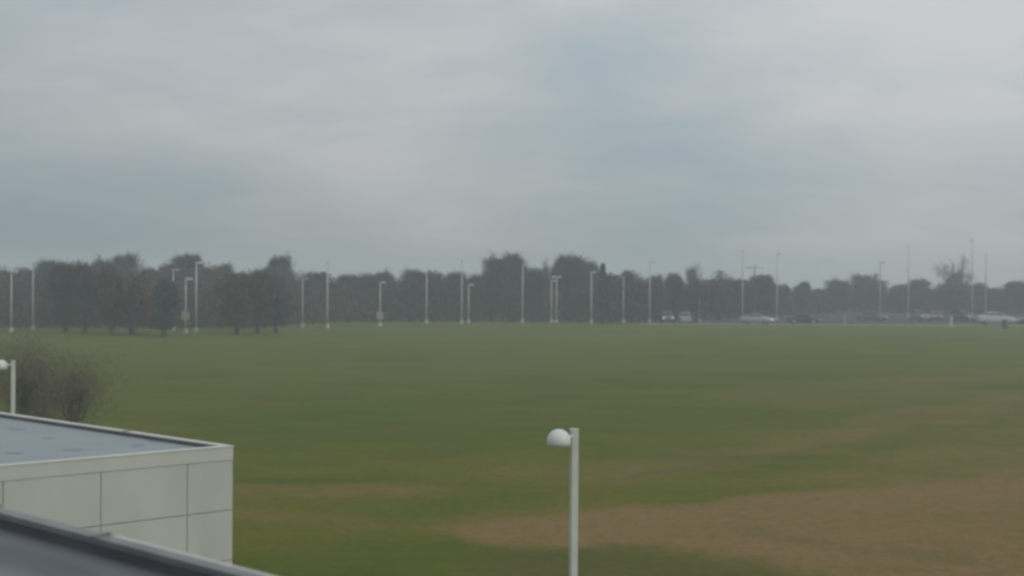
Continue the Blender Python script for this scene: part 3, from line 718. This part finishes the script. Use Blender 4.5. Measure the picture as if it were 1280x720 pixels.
dr = rng.normal(size=(NW, 3)) * .6 + np.array([0, 0, .5])
V, Q = slivers(C_, dr, rng.uniform(.3, .95, NW), rng.uniform(.07, .24, NW) * (1.15 - .85 * zf), rng)
me = bpy.data.meshes.new('woodland'); mesh_np(me, V, Q)
w = mesh_obj('woodland', me, None, M['wood']); put(w, kind='stuff', label='hazy leafless woodland massed behind the single trees and lamp posts', category='woodland')

# ------------------------------------------------------------------ cars
def car_parts(style):
    """+x forward, length ~4.7, returns list of (name, bmesh, material key, parent index)"""
    if style == 'saloon':
        L_, W_, hood, belt, roof = 4.75, 1.80, 0.86, 0.95, 1.43
        top = [(-2.37, .72), (-2.28, .98), (-1.65, 1.02), (-0.95, 1.02), (0.95, .98), (1.75, .88), (2.25, .72), (2.37, .52)]
        cab = [(-1.62, 1.02), (-0.85, 1.40), (-0.25, 1.45), (0.25, 1.42), (1.12, 0.98)]
    elif style == 'estate':
        top = [(-2.40, .80), (-2.36, 1.04), (-1.9, 1.06), (-0.95, 1.06), (0.95, 1.04), (1.75, .94), (2.27, .78), (2.40, .55)]
        cab = [(-2.28, 1.06), (-1.98, 1.48), (-0.9, 1.56), (0.15, 1.53), (1.15, 1.03)]
        W_ = 1.84
    else:  # suv / tall hatch
        top = [(-2.20, .85), (-2.18, 1.10), (-1.9, 1.12), (-0.95, 1.12), (0.85, 1.10), (1.65, 1.02), (2.12, .88), (2.22, .6)]
        cab = [(-2.1, 1.12), (-1.85, 1.62), (-0.9, 1.70), (0.1, 1.67), (1.0, 1.10)]
        W_ = 1.86
    xr, xf = top[0][0], top[-1][0]
    out = []
    # body: loft of rounded sections along x
    xs = [xr, xr + .06, xr + .3] + list(np.linspace(xr + .6, xf - .6, 9)) + [xf - .3, xf - .06, xf]
    tx = [a for a, _ in top]; tz = [b_ for _, b_ in top]
    bm = bmesh.new(); rings = []
    wx = [-1.36, 1.38]
    for x in xs:
        zt = float(np.interp(x, tx, tz)); zb = .24 if abs(x) < 2.1 else .36
        e_ = (min(x - xr, xf - x)); w_ = W_ / 2 * (0.80 + .20 * min(1, max(0, e_) / .45) ** .6)
        ring = [(w_ * .82, zb), (w_, zb + .14), (w_, (zb + zt) / 2 + .05), (w_ * .95, zt - .07), (w_ * .84, zt)]
        pts = ring + [(-a, b_) for a, b_ in ring[::-1]]
        rings.append([bm.verts.new((x, a, b_)) for a, b_ in pts])
    n = 10
    for a, b_ in zip(rings, rings[1:]):
        for k in range(n): bm.faces.new((a[k], a[(k + 1) % n], b_[(k + 1) % n], b_[k]))
    bm.faces.new(rings[0]); bm.faces.new(rings[-1][::-1]); bmesh.ops.recalc_face_normals(bm, faces=bm.faces[:])
    out.append(('body', bm, 'PAINT', None))
    # cabin shell in body colour (roof and pillars), windows proud of it
    bm = bmesh.new(); wb, wt_ = W_ / 2 * .90, W_ / 2 * .70
    zlo = cab[0][1]; zhi = max(z for _, z in cab)
    ring2 = []
    for (x, z) in cab:
        f = (z - zlo + .0) / (zhi - zlo); w_ = wb + (wt_ - wb) * max(0, min(1, f))
        ring2.append([bm.verts.new((x, w_, z)), bm.verts.new((x, -w_, z))])
    for a, b_ in zip(ring2, ring2[1:]): bm.faces.new((a[0], b_[0], b_[1], a[1]))
    base = [bm.verts.new((x, s * wb, zlo - .06)) for s in (1, -1) for x in (cab[0][0], cab[-1][0])]
    for s, i in ((0, 0), (1, 2)):
        loop = [r_[s] for r_ in ring2] + [base[i + 1], base[i]]
        bm.faces.new(loop)
    bm.faces.new((ring2[0][0], ring2[0][1], base[2], base[0])); bm.faces.new((ring2[-1][1], ring2[-1][0], base[1], base[3]))
    bmesh.ops.recalc_face_normals(bm, faces=bm.faces[:])
    out.append(('cabin', bm, 'PAINT', None))
    def wq(name, pts, off):
        bm = bmesh.new(); c_ = Vector((0, 0, 0))
        v = [Vector(p_) for p_ in pts]; nrm = (v[1] - v[0]).cross(v[2] - v[0]).normalized()
        if nrm.dot((v[0] + v[2]) / 2 - Vector((-.4, 0, .9))) < 0: nrm = -nrm
        a = [bm.verts.new(p_ + nrm * off) for p_ in v]; b_ = [bm.verts.new(p_ - nrm * .02) for p_ in v]
        bm.faces.new(a); bm.faces.new(b_[::-1]); k_ = len(v)
        for k in range(k_): bm.faces.new((a[k], b_[k], b_[(k + 1) % k_], a[(k + 1) % k_]))
        bmesh.ops.recalc_face_normals(bm, faces=bm.faces[:]); out.append((name, bm, 'glass', None))
    def on(x, z, s):
        f = max(0, min(1, (z - zlo) / (zhi - zlo))); return (x, s * (wb + (wt_ - wb) * f), z)
    r_, f_ = cab[0], cab[-1]; r1, f1 = cab[1], cab[-2]
    def lerp(a, b_, t): return (a[0] + (b_[0] - a[0]) * t, a[1] + (b_[1] - a[1]) * t)
    a0, a1 = lerp(f_, f1, .08), lerp(f_, f1, .92); ww = lambda z: (wb + (wt_ - wb) * (z - zlo) / (zhi - zlo)) - .09
    wq('windshield', [(a0[0], ww(a0[1]), a0[1]), (a0[0], -ww(a0[1]), a0[1]), (a1[0], -ww(a1[1]), a1[1]), (a1[0], ww(a1[1]), a1[1])], .012)
    b0, b1 = lerp(r_, r1, .12), lerp(r_, r1, .88)
    wq('rear_window', [(b0[0], ww(b0[1]), b0[1]), (b0[0], -ww(b0[1]), b0[1]), (b1[0], -ww(b1[1]), b1[1]), (b1[0], ww(b1[1]), b1[1])], .012)
    zt_ = min(r1[1], f1[1]) - .06; zb_ = zlo + .05
    for s in (1, -1):
        xf0 = np.interp(zb_, [f_[1], f1[1]], [f_[0], f1[0]]) - .12; xf1 = np.interp(zt_, [f_[1], f1[1]], [f_[0], f1[0]]) - .12
        xr0 = np.interp(zb_, [r_[1], r1[1]], [r_[0], r1[0]]) + .14; xr1 = np.interp(zt_, [r_[1], r1[1]], [r_[0], r1[0]]) + .14
        wq('side_window', [on(xf0, zb_, s), on(xf1, zt_, s), on(-.18, zt_, s), on(-.18, zb_, s)], .012)
        wq('side_window', [on(-.27, zb_, s), on(-.27, zt_, s), on(xr1, zt_, s), on(xr0, zb_, s)], .012)
    for x in wx:
        for s in (1, -1):
            y = s * (W_ / 2 - .10)
            RM = Matrix.Translation((x, y, .33)) @ Matrix.Rotation(R(90), 4, 'X')
            bm = bmesh.new(); add_lathe(bm, [(0, -.11), (.27, -.11), (.325, -.08), (.33, 0), (.325, .08), (.27, .11), (0, .11)], 20, RM); out.append(('wheel', bm, 'tyre', None)); wi = len(out) - 1
            RM2 = Matrix.Translation((x, y + s * .113, .33)) @ Matrix.Rotation(R(90), 4, 'X')
            bm = bmesh.new(); add_lathe(bm, [(0, -.012), (.2, -.012), (.21, 0), (.2, .012), (0, .02)], 14, RM2); out.append(('rim', bm, 'rim', wi))
    zf_ = float(np.interp(xf - .08, tx, tz))
    for s in (1, -1):
        y0, y1 = sorted((s * W_ * .27, s * W_ * .41))
        bm = bmesh.new(); add_box(bm, (xf - .22, y0, zf_ - .10), (xf + .02, y1, zf_ + .06), .02); out.append(('headlight', bm, 'HEAD', None))
        bm = bmesh.new(); add_box(bm, (xr - .015, y0, .76), (xr + .15, y1, .93), .02); out.append(('taillight', bm, 'taillight', None))
        ym = sorted((s * (W_ / 2 - .02), s * (W_ / 2 + .15)))
        bm = bmesh.new(); add_box(bm, (.78, ym[0], zlo), (.92, ym[1], zlo + .13), .02); out.append(('mirror', bm, 'PAINT', None))
    bm = bmesh.new(); add_box(bm, (xf - .12, -W_ * .2, .42), (xf + .012, W_ * .2, .60), .01); out.append(('grille', bm, 'trim', None))
    bm = bmesh.new(); add_box(bm, (xf - .2, -W_ * .36, .25), (xf + .01, W_ * .36, .36), .02); out.append(('bumper', bm, 'trim', None))
    return out
CARM = {}
def car(px, ybase, style, heading, colr, label, lit=False, s=1.0, D=None):
    b_ = at(px, ybase) if D is None else at_d(px, 400, D)
    t = empty('parked_car', (b_.x, b_.y, 0.012), heading, label, 'car', 'cars parked beyond the field'); t.scale = (s, s, s * (1.12 if s > 1.1 else 1))
    if style not in CARM:
        lst = []
        for nm, bm, mk, par in car_parts(style):
            me = bpy.data.meshes.new(nm); bm.normal_update(); bm.to_mesh(me); bm.free()
            if nm in ('wheel', 'rim'):
                for p_ in me.polygons: p_.use_smooth = True
            lst.append((nm, me, mk, par))
        CARM[style] = lst
    objs = []; pm = paint('car_paint', colr)
    for nm, me, mk, par in CARM[style]:
        m2 = me.copy(); m2.materials.append(pm if mk == 'PAINT' else M['headlight' if lit else 'headlight_off'] if mk == 'HEAD' else M[mk])
        o = bpy.data.objects.new(nm, m2); COL.objects.link(o); o.parent = t if par is None else objs[par]; objs.append(o)
    return t
car(834, 404.0, 'suv', R(-92), (.035, .037, .042), 'dark tall car facing the field with both headlights lit', True)
car(856, 404.2, 'suv', R(86), (.30, .31, .31), 'pale grey hatchback beside the dark car with lit headlights', False, .92)
car(946, 404.8, 'saloon', R(-22), (.33, .34, .33), 'silver saloon parked side-on behind the kerb, headlights lit', True)
car(1004, 405.0, 'saloon', R(-8), (.018, .019, .023), 'black saloon parked side-on right of the silver saloon')
car(1090, 401.5, 'saloon', R(-20), (.07, .073, .08), 'charcoal saloon parked further back behind the faint fourth lamp post from the right')
car(1150, 401.5, 'suv', R(-80), (.09, .095, .10), 'grey tall car parked end-on between the charcoal saloon and the maroon car')
car(1170, 400.5, 'saloon', R(-100), (.13, .045, .035), 'maroon saloon parked end-on left of the pale square bollard')
car(1205, 402.0, 'suv', R(-70), (.025, .03, .04), 'dark blue tall car at the foot of the tallest lamp post')
car(1245, 405.5, 'saloon', R(-3), (.42, .42, .41), 'white saloon parked side-on near the right edge', False, 1.13)
car(1291, 405.5, 'saloon', R(178), (.06, .035, .035), 'dark reddish car cut by the right edge of the photo')

# small posts and the bin along the kerb
def post(px, ytop, ybase, w, name, label, cat, mat, basemat=None):
    b_ = at(px, ybase); h = at_d(px, ytop, b_.y).z
    t = empty(name, (b_.x, b_.y, 0), 0, label, cat)
    bm = bmesh.new(); add_box(bm, (-w / 2, -w / 2, 0.1), (w / 2, w / 2, h), w * .12); bm_obj('post', bm, mat, t)
    bm = bmesh.new(); add_box(bm, (-w * .9, -w * .9, 0), (w * .9, w * .9, .099), .02); bm_obj('base', bm, basemat or mat, t)
    return t
post(1056, 391, 407, .16, 'marker_post', 'slim pale marker post on the kerb between the black and charcoal cars', 'post', M['steel_dim'], mat_noise('yellow_base', (.3, .25, .12), (.36, .3, .14), 3, .8))
post(1189, 395.5, 408.5, .30, 'bollard', 'pale square bollard on the kerb left of the white saloon', 'bollard', M['steel'])
b_ = at(1256, 410.5); t = empty('litter_bin', (b_.x, b_.y, 0), 0, 'dark blue-grey litter bin standing in front of the white saloon', 'litter bin')
bm = bmesh.new(); add_lathe(bm, [(0, .05), (.36, .05), (.40, .2), (.40, .95), (.38, 1.0), (0, 1.0)], 20); bm_obj('body', bm, mat_noise('bin_paint', (.05, .065, .08), (.07, .085, .10), 3, .5), t, True)
bm = bmesh.new(); add_lathe(bm, [(0, 1.001), (.42, 1.001), (.42, 1.06), (.3, 1.16), (0, 1.19)], 20); bm_obj('lid', bm, M['trim'], t, True)
bm = bmesh.new(); add_lathe(bm, [(0, 0), (.3, 0), (.3, .049), (0, .049)], 16); bm_obj('base', bm, M['conc'], t)
# low pale rail under the left trees
b_ = at(337, 409.5); t = empty('guard_rail', (b_.x, b_.y, 0), 0, 'low pale rail under the trees left of centre', 'rail')
for x in (-1.1, 0, 1.1):
    bm = bmesh.new(); add_box(bm, (x - .05, -.05, 0), (x + .05, .05, .42)); bm_obj('post', bm, M['steel_dim'], t)
bm = bmesh.new(); add_box(bm, (-1.4, -.09, .43), (1.4, .06, .62), .02); bm_obj('rail', bm, M['steel_dim'], t)

# ------------------------------------------------------------------ haze
bm = bmesh.new(); add_box(bm, (-800, -150, -1.2), (800, 980, 17.0))
me = bpy.data.meshes.new('haze'); bm.to_mesh(me); bm.free()
mh = bpy.data.materials.new('haze_air'); mh.use_nodes = True; n_ = mh.node_tree; n_.nodes.clear()
oo = n_.nodes.new('ShaderNodeOutputMaterial'); pv = n_.nodes.new('ShaderNodeVolumePrincipled')
pv.inputs['Color'].default_value = (0.86, 0.92, 0.97, 1); pv.inputs['Density'].default_value = HAZE_DENSITY; pv.inputs['Anisotropy'].default_value = 0.2
n_.links.new(pv.outputs[0], oo.inputs['Volume'])
hz = mesh_obj('haze', me, None, mh); put(hz, kind='stuff', label='thin grey mist over the whole field', category='haze')
